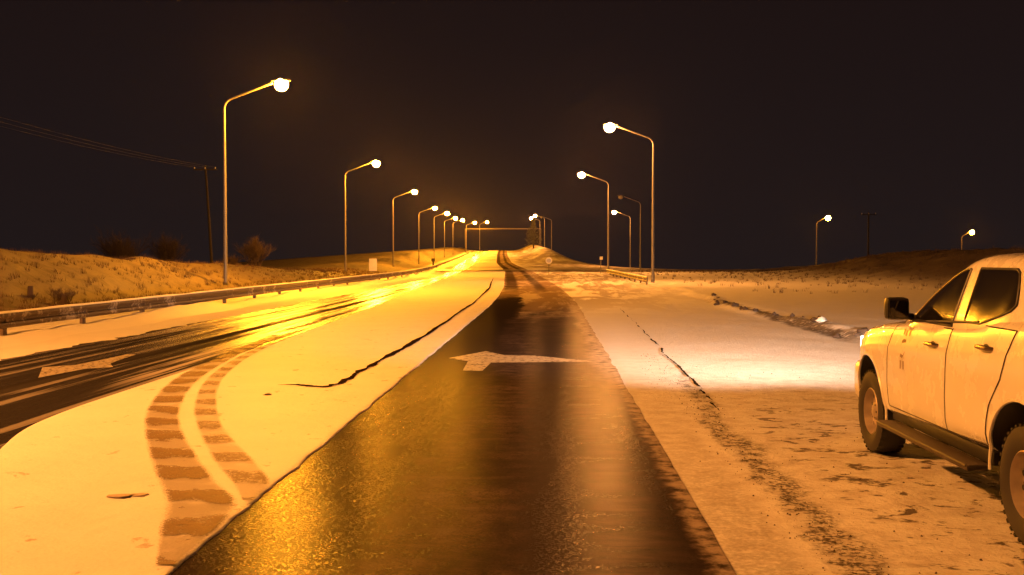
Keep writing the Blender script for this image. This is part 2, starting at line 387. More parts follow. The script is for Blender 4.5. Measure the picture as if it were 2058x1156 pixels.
# ------------------------------------------------------------------ ground sheet
us = np.unique(np.concatenate([-np.geomspace(14, 420, 60), np.arange(-22, -9, .25), np.arange(-9, 3.0, .5), np.arange(3, 13, .12), np.arange(13, 44, .5), np.geomspace(44, 420, 30)]))
ys = np.concatenate([np.linspace(-60, 3, 30)[:-1], rows(3, 700, .10, .009), [800, 1000, 1300]])
UU, YY = np.meshgrid(us, ys); XX = E(YY)+UU; ZZ = H(XX, YY)
vs = np.stack([XX, YY, ZZ], -1).reshape(-1, 3)
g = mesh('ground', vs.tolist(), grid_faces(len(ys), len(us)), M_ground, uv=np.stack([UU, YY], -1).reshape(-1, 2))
tag(g, kind='structure')

def strip(name, fl, fr, y0, y1, nx, dz, mat, skirt=0, thick=0, g_=.012, s0=.12):
    yr = rows(y0, y1, s0, g_); vs = []; uv = []
    for y in yr:
        e = float(E(y)); a = float(fl(y)); b = float(fr(y)); lift = dz*(1+y/60.)+max(0, y-100)*.0003
        ts = np.linspace(0, 1, nx)
        pts = []
        if thick: pts += [(a-.012, -.02), (a-.004, thick*.55), (a+.02, thick*.93)]
        xs = a+(b-a)*ts if not thick else (a+.06)+(b-a-.12)*ts
        pts += [(x, thick) for x in xs]
        if thick: pts += [(b-.02, thick*.93), (b+.004, thick*.55), (b+.012, -.02)]
        for x, t in pts:
            z = float(prof(y))+lift+t; vs.append((x, y, z)); uv.append((x-e, y))
    nc = len(pts)
    o = mesh(name, vs, grid_faces(len(yr), nc), mat, uv=uv); tag(o, kind='structure'); return o
def jit(y, s, a): return a*(float(vnoise(y*1.7, s))-.5)+a*.6*(float(vnoise(y*6.1, s+9))-.5)
strip('road', lambda y: E(y)-.1, lambda y: E(y)+3.2+jit(y, 2., .05*min(1, max(.2, (y-8)/10.))), -40, 520, 12, .006, M_lane)
strip('left_road', lambda y: RAIL(y)+2.55+.5*math.sin(y*.11)*0+jit(y, 1., .25), lambda y: MED(y)+.1, -40, 520, 12, .006, M_left)
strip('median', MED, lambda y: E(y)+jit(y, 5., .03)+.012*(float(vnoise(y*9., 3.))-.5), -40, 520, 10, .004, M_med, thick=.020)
# raised snow on the right shoulder near the camera
# cross street at the junction
M_side = plain('slushy_side_road', (.085, .06, .045), .45, var=.35, scale=.6)
def flat(name, pts, dz, mat, n=24, uv=False):
    (x0, y0), (x1, y1), (x2, y2), (x3, y3) = pts; vs = []
    for i in range(n+1):
        a = i/n
        for j in range(5):
            b = j/4
            x = (x0*(1-a)+x1*a)*(1-b)+(x3*(1-a)+x2*a)*b; y = (y0*(1-a)+y1*a)*(1-b)+(y3*(1-a)+y2*a)*b
            vs.append((x, y, Hs(x, y)+dz))
    return tag(mesh(name, vs, grid_faces(n+1, 5), mat), kind='structure')
flat('side_road', [(-13.5, 123), (62, 127), (62, 137), (-13.5, 131)], .13, M_side, 60)
flat('side_road', [(-2.5, 99), (9, 100.5), (9, 104), (-2.5, 101.5)], .10, M_side, 20)
# tyre prints of a lorry that turned across the median
def pathstrip(name, rowsl, mat, z):
    # rowsl: (xl, xr, y); resample densely, v = path length
    t = np.arange(len(rowsl)); tt = np.linspace(0, len(rowsl)-1, 90)
    A = np.array(rowsl, float); sm = lambda k: np.interp(tt, t, A[:, k])
    xl, xr, y = sm(0), sm(1), sm(2)
    k = np.ones(7)/7
    def fl(a): return np.convolve(np.pad(a, 3, mode='edge'), k, 'valid')
    xl, xr, y = fl(xl), fl(xr), fl(y)
    d = 0; vs = []; uv = []
    for i in range(len(tt)):
        if i: d += math.hypot((xl[i]+xr[i]-xl[i-1]-xr[i-1])/2, y[i]-y[i-1])
        for j in range(5):
            s = j/4; vs.append((xl[i]+(xr[i]-xl[i])*s, y[i], z)); uv.append((s, d))
    return tag(mesh(name, vs, grid_faces(len(tt), 5), mat, uv=uv), kind='structure')
pathstrip('tyre_track', [(-2.24,-2.14,5.9),(-2.42,-2.14,6.4),(-2.62,-2.14,7.0),(-2.78,-2.22,7.55),(-3.065,-2.58,8.14),(-3.435,-2.973,8.95),(-4.16,-3.75,10.65),(-4.68,-4.27,12.05),(-5.25,-4.85,14.15),(-5.595,-5.2,16.02),(-5.75,-5.45,17.85),(-6.05,-5.7,20.05),(-6.3,-5.95,24)], M_track, .033)
pathstrip('tyre_track', [(-2.20,-2.14,7.5),(-2.48,-2.14,8.15),(-2.89,-2.50,8.96),(-3.6,-3.32,10.67),(-4.13,-3.83,12.07),(-4.75,-4.5,14.17),(-5.14,-4.9,16.04),(-5.42,-5.2,17.87),(-5.65,-5.45,20.06),(-5.85,-5.7,24)], mat_track(.68), .034)
# thin gap where the snow has parted along the buried kerb
def ragged(name, pts, w0, w1, z, mat, seed=1, n=420, gaps=0):
    A = np.array(pts, float); t = np.arange(len(A)); tt = np.linspace(0, len(A)-1, n)
    x = np.interp(tt, t, A[:, 0]); y = np.interp(tt, t, A[:, 1]); vs = []
    for i in range(n):
        f = i/(n-1); wd = (w0*(1-f)+w1*f)*(.45+.8*float(vnoise(i*.10, seed))+.35*(float(vnoise(i*.45, seed+7))-.5)); wd *= 1 if not gaps else max(.06, min(1, (float(vnoise(i*.13, seed+5))-.30)*5)); wd *= min(1, .15+12*f, .15+12*(1-f))
        dx = .06*(float(vnoise(i*.085, seed+3))-.5)+.02*(float(vnoise(i*.3, seed+4))-.5)
        j0 = max(0, i-1); j1 = min(n-1, i+1); tx, ty = x[j1]-x[j0], y[j1]-y[j0]; L = math.hypot(tx, ty)+1e-9
        nx_, ny_ = -ty/L, tx/L
        for s in (-1, 1): vs.append((x[i]+dx+nx_*wd*s/2, y[i]+ny_*wd*s/2, z+max(0., y[i]-10)*.0004))
    return tag(mesh(name, vs, grid_faces(n, 2), mat), kind='structure')
ragged('snow_gap', [(-3.74,14.42),(-3.46,14.48),(-3.25,14.3),(-3.02,14.22),(-2.93,14.6),(-2.90,15.2),(-2.90,16.4),(-2.88,17.7),(-2.80,20),(-2.77,23.1),(-2.80,30),(-2.86,39.4),(-3.3,58.9),(-4.5,85)], .12, .12, .030, M_crack)
ragged('snow_gap', [(1.97,12.3),(2.05,14.5),(2.10,17.9),(2.2,23),(2.32,30),(2.40,36)], .05, .04, .012, M_crack, 5, gaps=1)
# painted arrows
def poly(name, pts, z, mat):
    vs = [(x, y, z) for x, y in pts]
    return tag(mesh(name, vs, [tuple(range(len(vs)))], mat, smooth=False), kind='structure')
poly('road_arrow', [(-1.763,18.52),(-1.384,17.98),(-1.354,16.52),(-1.045,16.46),(-.977,17.77),(.103,17.89),(.80,18.0),(-.267,19.04),(-.817,19.12),(-1.198,19.9)], .011, M_paint)
poly('road_arrow', [(-7.511,15.29),(-7.37,16.53),(-7.044,16.84),(-7.30,17.35),(-7.40,17.9),(-7.513,18.98),(-7.70,19.07),(-7.73,17.9),(-7.802,17.13),(-8.149,16.73)], .012, M_paint)

# ------------------------------------------------------------------ street lamps
M_pole = plain('galvanised_steel', (.20, .19, .185), .5, .35, .2, 3)
M_house = plain('lamp_housing_paint', (.05, .045, .04), .5, .2)
def emis(name, col, s):
    m = NM(name); m.fin(Base_Color=(0, 0, 0), Emission_Color=col, Emission_Strength=s); return m.m
M_lit = emis('sodium_lamp_glass', LAMP_COL, LAMP_STR)
M_dead = plain('unlit_lamp_glass', (.35, .33, .30), .3)
M_conc = plain('concrete_footing', (.35, .33, .30), .9)
def make_lamp(hgt=10.3, arm=2.76, lit=True, lens=.34, glass=None):
    r = empty('street_lamp', (0, 0, 0))
    zt = hgt-1.15
    MB().tube([(0,0,-1.5),(0,0,.6),(0,0,zt*.5),(0,0,zt-.5)], [.105,.10,.082,.062], 12).build('pole', M_pole, r)
    MB().tube([(0,0,-.05),(0,0,.55)], .13, 12).build('base_sleeve', M_pole, r)
    pts = [(0,0,zt-.5),(0,0,zt-.1)]
    for k in range(1, 7):
        a = k/6*R(76); rr = .55; pts.append((rr*(1-math.cos(a)), 0, zt-.1+rr*math.sin(a)))
    x0, z0 = pts[-1][0], pts[-1][2]; x1, z1 = arm-.35, hgt+.02
    for k in range(1, 6): t = k/5; pts.append((x0+(x1-x0)*t, 0, z0+(z1-z0)*t))
    MB().tube(pts, [.060]*2+[.052]*(len(pts)-2), 10).build('arm', M_pole, r)
    h = MB(); prof_ = [(-.42,.05,.05),(-.30,.09,.07),(-.05,.16,.11),(.25,.19,.13),(.48,.16,.10),(.56,.06,.04)]
    vs = []; n = 12
    for (x, ww, hh) in prof_:
        for k in range(n):
            a = 2*math.pi*k/n; zz = math.sin(a); vs.append((arm+x, ww*math.cos(a), hgt+.12+hh*(zz if zz > 0 else zz*.25)))
    fs = [(i*n+k, i*n+(k+1)%n, (i+1)*n+(k+1)%n, (i+1)*n+k) for i in range(len(prof_)-1) for k in range(n)]
    fs += [tuple(range(n))[::-1], tuple((len(prof_)-1)*n+k for k in range(n))]
    h.add(vs, fs).build('lamp_housing', M_house, r)
    b = MB(); vs = []; n = 10; m_ = 6; s = lens/.40
    for i in range(m_+1):
        a = math.pi*i/m_
        for k in range(n):
            p = 2*math.pi*k/n
            vs.append((arm+.10+.40*s*math.sin(a)*math.cos(p), .34*s*math.sin(a)*math.sin(p), hgt-.20*s+.10+.36*s*math.cos(a)))
    fs = [(i*n+k, i*n+(k+1)%n, (i+1)*n+(k+1)%n, (i+1)*n+k) for i in range(m_) for k in range(n)]
    b.add(vs, fs).build('lamp_glass', (glass or M_lit) if lit else M_dead, r)
    return r
lampL = make_lamp(); lampU = make_lamp(lit=False)
lampS = make_lamp(9.6, 1.9, glass=emis('dim_sodium_lamp_glass', LAMP_COL, 900.0), lens=.50)
warm = emis('pale_sodium_lamp_glass', (1.0, .34, .060), 3000.0)
lampR = make_lamp(glass=warm); lampG = make_lamp(glass=warm, lens=.44); lampN = make_lamp(glass=emis('near_sodium_lamp_glass', (1.0, .325, .050), 6000.0))
lampF = make_lamp(lens=.44)   # the far lamps, glass oversized to stand in for the glow around them
GL, GR = 'street lamps along the left of the road', 'street lamps along the right of the road'
used = set()
def place(src, px, Y, hx, hz, label, group, arm=2.76, hgt=10.3, rz=None):
    X = (px-1104)*Y/2130.; o = src if src.name not in used else copy_tree(src)
    used.add(src.name)
    o.location = (X, Y, hz-hgt)
    o.rotation_euler = (0, 0, rz if rz is not None else (0 if hx > px else math.pi))
    tag(o, label, 'street lamp', group)
    return o
place(lampL, 447, 52, 560, 10.3, 'tallest lit street lamp, foremost in view on the left behind the guard rail', GL)
place(lampL, 692, 96.3, 757, 10.3, 'second lit street lamp from the front on the left, near the small white board', GL)
place(lampL, 789, 139, 832, 10.3, 'third lit street lamp on the left, just beyond the small white board', GL)
place(lampL, 841, 186, 875, 10.3, 'fourth lit street lamp on the left, last one whose full curved arm shows', GL)
place(lampF, 872, 229, 898, 11.15, 'fifth lit street lamp on the left, on the low bank before the hill crest', GL)
place(lampF, 893, 272, 916, 11.65, 'sixth lit street lamp on the left, left one of a close pair of lights', GL)
place(lampF, 910, 312, 929, 12.5, 'seventh lit street lamp on the left, just short of the gantry post', GL)
place(lampF, 937, 355, 953, 13.1, 'eighth lit street lamp on the left, its light just above the gantry beam', GL)
place(lampF, 964, 398, 979, 14.7, 'farthest lit street lamp on the left at the hill crest, right above the gantry beam', GL)
place(lampR, 1311, 69.9, 1222, 10.3, 'foremost lit street lamp on the right, beside the end of the short guard rail', GR)
place(lampR, 1222, 112.5, 1166, 10.45, 'second lit street lamp on the right, leaning its arm over the junction', GR)
place(lampU, 1286, 154, 1248, 10.4, 'unlit street lamp with a dark head, between two lit ones on the right', GR)
place(lampR, 1266, 188, 1242, 9.6, 'low-looking lit street lamp behind the unlit one on the right', GR)
place(lampU, 1108.5, 300, 1094, 12.9, 'unlit street lamp far off near the crest on the right', GR)
place(lampG, 1094.5, 315, 1081, 13.9, 'lit street lamp far off on the right, next to the unlit one near the crest', GR)
place(lampG, 1085, 350, 1072, 14.4, 'farthest lit street lamp on the right, beside the tree at the crest', GR)
place(lampS, 1635, 190, 1655, 8.7, 'lone short lit street lamp in the dark field on the right', 'short street lamps in the field', hgt=9.6)
place(lampS, 1920, 215, 1946, 6.7, 'lit street lamp half hidden by the rise behind the pickup', 'short street lamps in the field', hgt=9.6)
o = lampN; o.location = (-15.2, 9.0, Hs(-15.2, 9)); o.rotation_euler = (0, 0, 0)
tag(o, 'lit street lamp at the near end of the left row, next before the foremost one', 'street lamp', GL)

# ------------------------------------------------------------------ guard rails
def mat_rail():
    m = NM('snow_crusted_steel'); P = m.pos(); n = m.noise(P, 1.1, 5, .6); n2 = m.noise(P, 8, 4, .6)
    k = m.ss(m.math('ADD', m.math('MULTIPLY', n, .7), m.math('MULTIPLY', n2, .3)), .54, .62)
    return m.fin(Base_Color=m.mix(k, (.09, .055, .04), (.38, .33, .29)), Roughness=.55, Metallic=m.math('MULTIPLY', m.math('SUBTRACT', 1.0, k), .2))
M_rail = mat_rail(); M_snow = plain('loose_snow', (.78, .78, .80), .6, 0, .06, 4)
M_post = plain('rail_post_steel', (.15, .11, .09), .6, .3)
def guardrail(name, fx, y0, y1, side, label, zoff=0.0, step=4.0, np_=95):
    r = empty(name, (float(fx(y0)), y0, Hs(float(fx(y0)), y0)), label=label, cat='guard rail', group='roadside guard rails')
    ox, oy, oz = r.location
    prof_ = [(0,.55),(.035,.53),(.05,.48),(.035,.43),(0,.40),(0,.36),(.035,.33),(.05,.28),(.035,.23),(0,.21),(-.012,.21),(-.012,.55)]
    yr = rows(y0, y1, .6, .02); vs = []
    for y in yr:
        x = float(fx(y)); z = float(prof(y))+zoff
        for (a, h) in prof_: vs.append((x+a*side-ox, y-oy, z+h-oz))
    n = len(prof_); fs = [(i*n+k, i*n+(k+1)%n, (i+1)*n+(k+1)%n, (i+1)*n+k) for i in range(len(yr)-1) for k in range(n)]
    fs += [tuple(range(n)), tuple((len(yr)-1)*n+k for k in range(n))[::-1]]
    mesh('beam', vs, fs, M_rail, r, smooth=False)
    vs = []                               # the snow lying along the top
    for y in yr:
        x = float(fx(y)); z = float(prof(y))+zoff; t = .01+.025*float(vnoise(y*1.3, 3.))
        for (a, h) in [(.05,.54),(.045,.56),(.0,.565+t),(-.05,.555+t*.7),(-.06,.535)]: vs.append((x+a*side-ox, y-oy, z+h-oz))
    mesh('snow_cap', vs, grid_faces(len(yr), 5), M_snow, r)
    y = y0+1.0; first = None; c = 0
    while y < y1 and c < np_:
        x = float(fx(y)); z = float(prof(y))+zoff
        if first is None:
            first = MB().box((0, 0, -.05), (.10, .14, 1.1)).box((.07*side, 0, .40), (.06, .12, .28)).build('post', M_post, r, False); p = first
        else: p = first.copy(); link(p); p.parent = r
        p.location = (x-.075*side-ox, y-oy, z-oz); y += step; c += 1
    return r
guardrail('guardrail', RAIL, 14, 392, 1, 'long snow-crusted guard rail along the foot of the bank on the left', .0)
gr_ = smooth_interp([(60,5.9),(64,5.9),(95,5.5),(130,5.0)], 3)
guardrail('guardrail', gr_, 64, 100, -1, 'short guard rail with a blunt end beside the foremost lamp on the right', .0)
# snow thrown against the foot of the rails
yr = rows(12, 392, .35, .014); vs = []
for y in yr:
    x = float(RAIL(y)); z = float(prof(y)); h = .04+.22*float(vnoise(y*.33, 11.))**1.8+.05*float(vnoise(y*1.6, 14.)); wd = .6+.5*float(vnoise(y*.5, 15.))
    for a, t in [(wd+.35, -.02), (wd*.7, .35), (.12, .95), (-.25, 1.0), (-.7, .6), (-1.3, -.1)]: vs.append((x+a, y, z+h*t))
tag(mesh('snow_bank', vs, grid_faces(len(yr), 6), M_snow), kind='structure')

# ------------------------------------------------------------------ signs, gantry, poles
M_wood = plain('weathered_wood_pole', (.022, .017, .015), .9)
M_white = plain('white_sign_face', (.70, .68, .62), .5)
M_red = plain('red_sign_rim', (.45, .04, .03), .5)
M_wire = plain('dark_cable', (.02, .018, .018), .6)
def at(px, Y): return (px-1104)*Y/2130.
x = at(748, 78); r = empty('roadside_sign', (x, 78, Hs(x, 78)), label='small pale rectangular board on a post before the second lamp on the left', cat='sign')
zb = 1.8-30*78/2130.-r.location.z; zt = 1.8-5*78/2130.-r.location.z
MB().box((0, 0, (zb+zt)/2), (.58, .05, zt-zb), bev=.012).build('sign_board', M_white, r)
MB().box((0, .06, zt/2-.1), (.07, .07, zt), bev=.008).build('post', M_post, r)
x = at(1103, 100); r = empty('round_road_sign', (x, 100, Hs(x, 100)), label='small round road sign with a pale face on a thin post by the junction', cat='sign')
zc = 1.8-9*100/2130.-r.location.z
def disc(rad, y, z, t=.02, n=28):
    return MB().lathe([(.001, t/2), (rad, t/2), (rad, -t/2), (.001, -t/2)], 'x', (0, 0, 0), n)
def disc_obj(name, rad, y, z, mat, par, t=.02):
    b = disc(rad, y, z, t); b.v = [(v[1], -v[0]+y, v[2]+z) for v in b.v]; return b.build(name, mat, par)
disc_obj('sign_face', .32, -.03, zc, M_white, r); 
q = MB().lathe([(.001,.03),(.20,.03),(.20,0)], 'x'); q.v = [(v[1], -v[0]-.02, v[2]+zc) for v in q.v]; q.build('sign_centre', M_conc if False else M_dead, r)
MB().tube([(0,.03,-.3),(0,.03,zc+.3)], .035, 8).build('post', M_pole, r)
x = at(1206, 110); r = empty('marker_post', (x, 110, Hs(x, 110)), label='thin leaning marker post left of the second lamp on the right', cat='post')
MB().tube([(0,0,-.2),(.10,0,1.75)], .05, 8).build('stake', M_pole, r); MB().box((.10,-.04,1.6), (.32,.03,.32), bev=.01).build('plate', M_white, r)
x = at(870, 150); r = empty('marker_post', (x, 150, Hs(x, 150)), label='dark squat marker post below the fifth lamp on the left', cat='post')
MB().box((0,0,.5), (.22,.12,1.3), bev=.02).build('stake', M_wood, r); MB().box((0,-.09,1.25), (.5,.04,.45), bev=.02).build('plate', M_wood, r)
# overhead gantry
M_gan = plain('dull_gantry_steel', (.06, .05, .05), .7)
Yg = 362; xa, xb = at(935, Yg), at(1087, Yg); zg = 1.8+55*Yg/2130.
r = empty('overhead_gantry', (xa, Yg, 0), label='thin overhead gantry spanning the road below the farthest lamps', cat='gantry')
MB().box(((xb-xa)/2, 0, zg), (xb-xa, .25, .26), bev=.03).build('beam', M_gan, r)
for xx in (0, xb-xa): MB().tube([(xx, 0, -2), (xx, 0, zg)], .13, 10).build('post', M_gan, r)
def utility(name, px, Y, top, label, lean=0., X=None):
    x = at(px, Y) if X is None else X; z0 = Hs(x, Y)
    r = empty(name, (x, Y, z0), label=label, cat='utility pole', group='wooden utility poles'); h = top-z0
    MB().tube([(0,0,-1),(lean*.5,0,h*.5),(lean,0,h)], [.16,.13,.10], 10).build('pole', M_wood, r)
    MB().box((lean,-.14,h-.45), (2.5,.12,.14), bev=.01).build('crossarm', M_wood, r)
    for dx in (-1.1, 0, 1.1): MB().lathe([(.02,0),(.05,.03),(.045,.08),(.06,.12),(.03,.18),(.001,.2)], 'z', (lean+dx,-.14,h-.38), 10).build('insulator', M_white, r)
    return r
u1 = utility('utility_pole', 421, 110, 11.3, 'leaning wooden utility pole with a crossarm behind the foremost left lamp', -.7)
u3 = utility('utility_pole', 1737, 175, 9.0, 'dim wooden utility pole right of the short lamp in the field', 0)
u2 = utility('utility_pole', 0, 28, 12.3, 'wooden utility pole carrying the near end of the wires on the left', 0, X=-36)
for k, dx in enumerate((-1.1, 0, 1.1)):
    p0 = Vector((u1.location.x-.7+dx, 109.86, 11.1)); p1 = Vector((-36+dx, 27.86, 12.1))
    pts = []
    for i in range(25): t = i/24; p = p0.lerp(p1, t); p.z -= 4*1.0*t*(1-t); pts.append(p)
    tag(MB().tube(pts, .008, 5).build('power_cable', M_wire), ['outer power cable sagging over the left bank', 'middle power cable sagging over the left bank', 'inner power cable sagging over the left bank'][k], 'cable', 'power cables over the left bank')

# ------------------------------------------------------------------ bushes, tree, dry grass
M_twig = plain('frosted_twigs', (.085, .055, .040), .8, 0, .35, 2)
M_twigd = plain('dark_twigs', (.035, .022, .018), .9, 0, .3, 2)
M_leaf = plain('dull_conifer_needles', (.07, .075, .04), .8, 0, .4, 1.5)
def branches(mb, p, d, L, r, depth, spread, rnd):
    q = p+d*L; mid = p+d*L*.5+Vector((rnd.uniform(-1,1), rnd.uniform(-1,1), 0))*L*.06
    mb.tube([p, mid, q], [r, r*.8, r*.55], 4 if depth < 2 else 5, cap=False)
    if depth == 0: return
    for k in range(rnd.choice((3, 4, 4))):
        nd = (d+Vector((rnd.uniform(-1,1), rnd.uniform(-1,1), rnd.uniform(-.35,.8)))*spread).normalized()
        branches(mb, p+(q-p)*rnd.uniform(.5, 1), nd, L*rnd.uniform(.55,.85), r*.6, depth-1, spread, rnd)
def bush(x, y, wd, ht, label, mat, seed, stems=12, rr=.03):
    rnd = random.Random(seed); r = empty('bush', (x, y, Hs(x, y)), label=label, cat='bush', group='bare bushes at the roadside')
    mb = MB()
    for k in range(stems):
        a = rnd.uniform(0, 6.28); t = rnd.uniform(0, .9)
        d = Vector((math.cos(a)*t*wd/ht*.9, math.sin(a)*t*wd/ht*.9, 1)).normalized()
        branches(mb, Vector((rnd.uniform(-.3,.3), rnd.uniform(-.3,.3), -.2)), d, ht*.40, rr, 4, .62, rnd)
    mb.build('twigs', mat, r); MB().tube([(0,0,-.4),(0.03,0,.35)], [.14,.08], 7).build('stump', mat, r)
    return r
bush(at(505, 92), 92, 2.6, 3.1, 'bare frosted bush catching orange light just right of the foremost left lamp', M_twig, 3, 15, .035)
bush(at(455, 96), 96, 1.8, 2.2, 'smaller bare bush close behind the pole of the foremost left lamp', M_twig, 8, 8, .03)
bush(at(235, 92), 92, 3.5, 4.6, 'wide dark bush beyond the left bank, leftmost of the dark ones', M_twigd, 5, 15, .04)
bush(at(325, 95), 95, 3.0, 4.2, 'dark bush beyond the left bank, between the wide one and the utility pole', M_twigd, 6, 12, .04)
bush(at(112, 33), 33, .55, .75, 'scraggy frosted shrub on top of the near left bank', M_twig, 11, 7, .012)
bush(at(42, 33), 33, .4, .35, 'tiny frosted shrub on the near left bank at the left edge', M_twig, 12, 5, .012)
bush(at(2050, 58), 58, 2.8, 2.3, 'dim reddish bush on the rise directly above the pickup roof', M_twig, 21, 14, .03)
# conifer at the crest
x = at(1072, 335); r = empty('roadside_tree', (x, 335, Hs(x, 335)), label='dim ragged tree standing at the crest by the farthest right lamp', cat='tree')
MB().tube([(0,0,-.5),(.1,0,4),(0,0,9)], [.25,.18,.05], 8).build('trunk', M_wood, r)
mb = MB(); rnd = random.Random(4)
for k in range(3600):
    z = rnd.uniform(.9, 9.6); rad = (1.05-z/10)*4.2*(.55+.6*float(vnoise(z*1.3, 2.))); a = rnd.uniform(0, 6.28); q = rad*math.sqrt(rnd.random())
    c = Vector((q*math.cos(a), q*math.sin(a), z)); s = rnd.uniform(.10, .28)
    d1 = Vector((rnd.uniform(-1,1), rnd.uniform(-1,1), rnd.uniform(-.6,.4)))*s; d2 = Vector((rnd.uniform(-1,1), rnd.uniform(-1,1), rnd.uniform(-1,1)))*s*.6
    mb.add([c-d1, c+d2, c+d1], [(0, 1, 2)])
mb.build('crown', M_leaf, r, False)
# dry grass: too many blades to count
M_grass = plain('frosted_dry_grass', (.11, .068, .043), .8, 0, .4, .7)
def grass(n, samp, label, hs=(.08, .28)):
    vs = []; fs = []
    for k in range(n):
        x, y = samp(); z = Hs_fast(x, y)
        b = random.randint(5, 9); hh = random.uniform(*hs)
        for j in range(b):
            a = random.uniform(0, 6.28); ln = random.uniform(.1, .6)*hh; ox, oy = random.uniform(-.12,.12), random.uniform(-.12,.12)
            wx = .004+y*.00012; i = len(vs); h2 = hh*random.uniform(.5, 1)
            vs += [(x+ox-wx, y+oy, z-.03), (x+ox+wx, y+oy, z-.03), (x+ox+math.cos(a)*ln, y+oy+math.sin(a)*ln, z+h2)]
            fs.append((i, i+1, i+2))
    o = mesh('dry_grass', vs, fs, M_grass, smooth=False); return tag(o, label, 'grass', kind='stuff')
def Hs_fast(x, y): return float(H(np.array([x]), np.array([y]))[0])
def sb():
    y = 18+92*random.random()**1.6; d = 2+9*random.random()
    return float(RAIL(y))-d, y
grass(3200, sb, 'frosted dry grass covering the bank behind the left guard rail')
def sr():
    while True:
        y = random.uniform(48, 128); x = random.uniform(9, 48)
        if random.random() < .3+.7*min(1, max(0, (x-16)/14)) or y > 115: return x, y
grass(1800, sr, 'dry grass on the dim rise and field edge on the right', (.1, .32))
# crumbs of frozen dirt along the ridge and on the snow
M_slush = plain('dirty_slush', (.42, .34, .27), .6, 0, .5, 25)
M_clod = plain('frozen_dirt', (.07, .045, .032), .8, 0, .3, 6)
def clod(x, y, z, s, label, cat='dirt clod', mat=None, seed=0, group='frozen dirt clods'):
    bm = bmesh.new(); bmesh.ops.create_icosphere(bm, subdivisions=2, radius=1)
    rnd = random.Random(seed); ph = [rnd.uniform(0, 6) for _ in range(3)]
    vs = []
    for v in bm.verts:
        k = 1+.22*math.sin(v.co.x*4+ph[0])+.18*math.sin(v.co.y*5+ph[1])+.15*math.sin(v.co.z*6+ph[2]); vs.append((v.co.x*s[0]*k, v.co.y*s[1]*k, v.co.z*s[2]*k))
    bm.verts.ensure_lookup_table(); fs = [[v.index for v in f.verts] for f in bm.faces]; bm.free()
    o = mesh('dirt_clod' if mat is None else 'snow_lump', vs, fs, mat or M_clod); o.location = (x, y, z)
    tag(o, label, cat, group); return o
clod(-3.17, 7.67, .028, (.12, .055, .009), 'flat dirty lump of slush on the clean snow at the bottom left', 'slush lump', M_slush, 1, 'slush lumps on the snow')
clod(-3.04, 7.72, .028, (.06, .045, .009), 'smaller dirty lump touching the flat one at the bottom left', 'slush lump', M_slush, 2, 'slush lumps on the snow')
clod(-3.60, 13.4, .028, (.06, .06, .012), 'dark crumb on the snow just below the start of the long snow crack', 'slush lump', M_clod, 3, 'slush lumps on the snow')
clod(6.78, 26.6, .20, (.16, .12, .07), 'pale lump of ice on the dirty ridge in the pickup headlight beam', 'ice lump', M_snow, 4, 'ice lumps')
g_ = 'dirt clods along the verge ridge'
rnd = random.Random(5)
for k in range(26):
    y = rnd.uniform(23, 44); x = float(E(y))+8.65+.25*math.sin(y*.31)+rnd.gauss(0, .16); s = rnd.uniform(.03, .11)
    clod(x, y, Hs(x, y)+s*.3, (s, s*1.2, s*.7), 'dark frozen dirt clod in the dirty ridge left of the pickup nose', 'dirt clod', None, 30+k, g_)

# grit scattered over the trampled verge
def crumbs(n, samp, label, mat):
    vs = []; fs = []; base = [(0,0,1),(.9,0,-.2),(-.45,.8,-.2),(-.45,-.8,-.2)]
    for k in range(n):
        x, y, z = samp(); r = min(.013, random.expovariate(1/.0035)+.002)*(1+y*.02); a = random.uniform(0, 6.28); i = len(vs)
        o8 = [(1,0,0),(0,1,0),(-1,0,0),(0,-1,0),(0,0,1)]
        for (p, q, t) in o8:
            j = random.uniform(.6, 1.2); vs.append((x+(p*math.cos(a)-q*math.sin(a))*r*j, y+(p*math.sin(a)+q*math.cos(a))*r*j, z+t*r*j*.8-(.004 if t == 0 else 0)))
        fs += [(i, i+1, i+4), (i+1, i+2, i+4), (i+2, i+3, i+4), (i+3, i, i+4)]
    return tag(mesh('verge_grit', vs, fs, mat, smooth=False), label, 'grit', kind='stuff')
def cv():
    y = 5.5+14*random.random()**1.5; x = float(E(y))+3.9+random.gauss(0, .14)+(random.random() < .35)*abs(random.gauss(0, 1.4)); return x, y, Hs_fast(x, y)
crumbs(2200, cv, 'dark grit scattered over the trampled verge beside the pickup', M_clod)
# ------------------------------------------------------------------ pickup
def paint():
    m = NM('white_car_paint'); tco = m.t.nodes.new('ShaderNodeTexCoord').outputs['Object']
    s = m.t.nodes.new('ShaderNodeSeparateXYZ'); m.set(s.inputs[0], tco)
    n = m.noise(tco, 3.2, 6, .65); n2 = m.noise(tco, 30, 3)
    d = m.math('MULTIPLY', m.ss(m.math('ADD', s.outputs[2], m.math('MULTIPLY', m.math('SUBTRACT', n, .5), .6)), .75, .10), .15)
    c = m.mix(d, (.80, .79, .77), (.40, .33, .27))
    return m.fin(Base_Color=c, Roughness=m.mixf(n, .20, .34), Coat_Weight=.9, Coat_Roughness=.06, Normal=m.bump(n, .04, .02))
M_car = paint()
M_black = plain('black_plastic', (.018, .017, .018), .45)
M_seam = plain('panel_gap', (.03, .022, .016), .8)
M_glass = plain('dark_window_glass', (.010, .009, .010), .06, 0, .1, 3, Coat_Weight=.5, Coat_Roughness=.03)
M_tyre = plain('tyre_rubber', (.028, .025, .024), .75, 0, .3, 20)
M_rim = plain('dirty_steel_rim', (.42, .36, .31), .42, .5, .3, 14)
M_chrome = plain('tarnished_chrome', (.30, .22, .18), .25, .8)
M_lens = plain('headlamp_lens', (.80, .78, .74), .06, .6, .05)
M_tail = plain('red_tail_lens', (.30, .01, .01), .15)
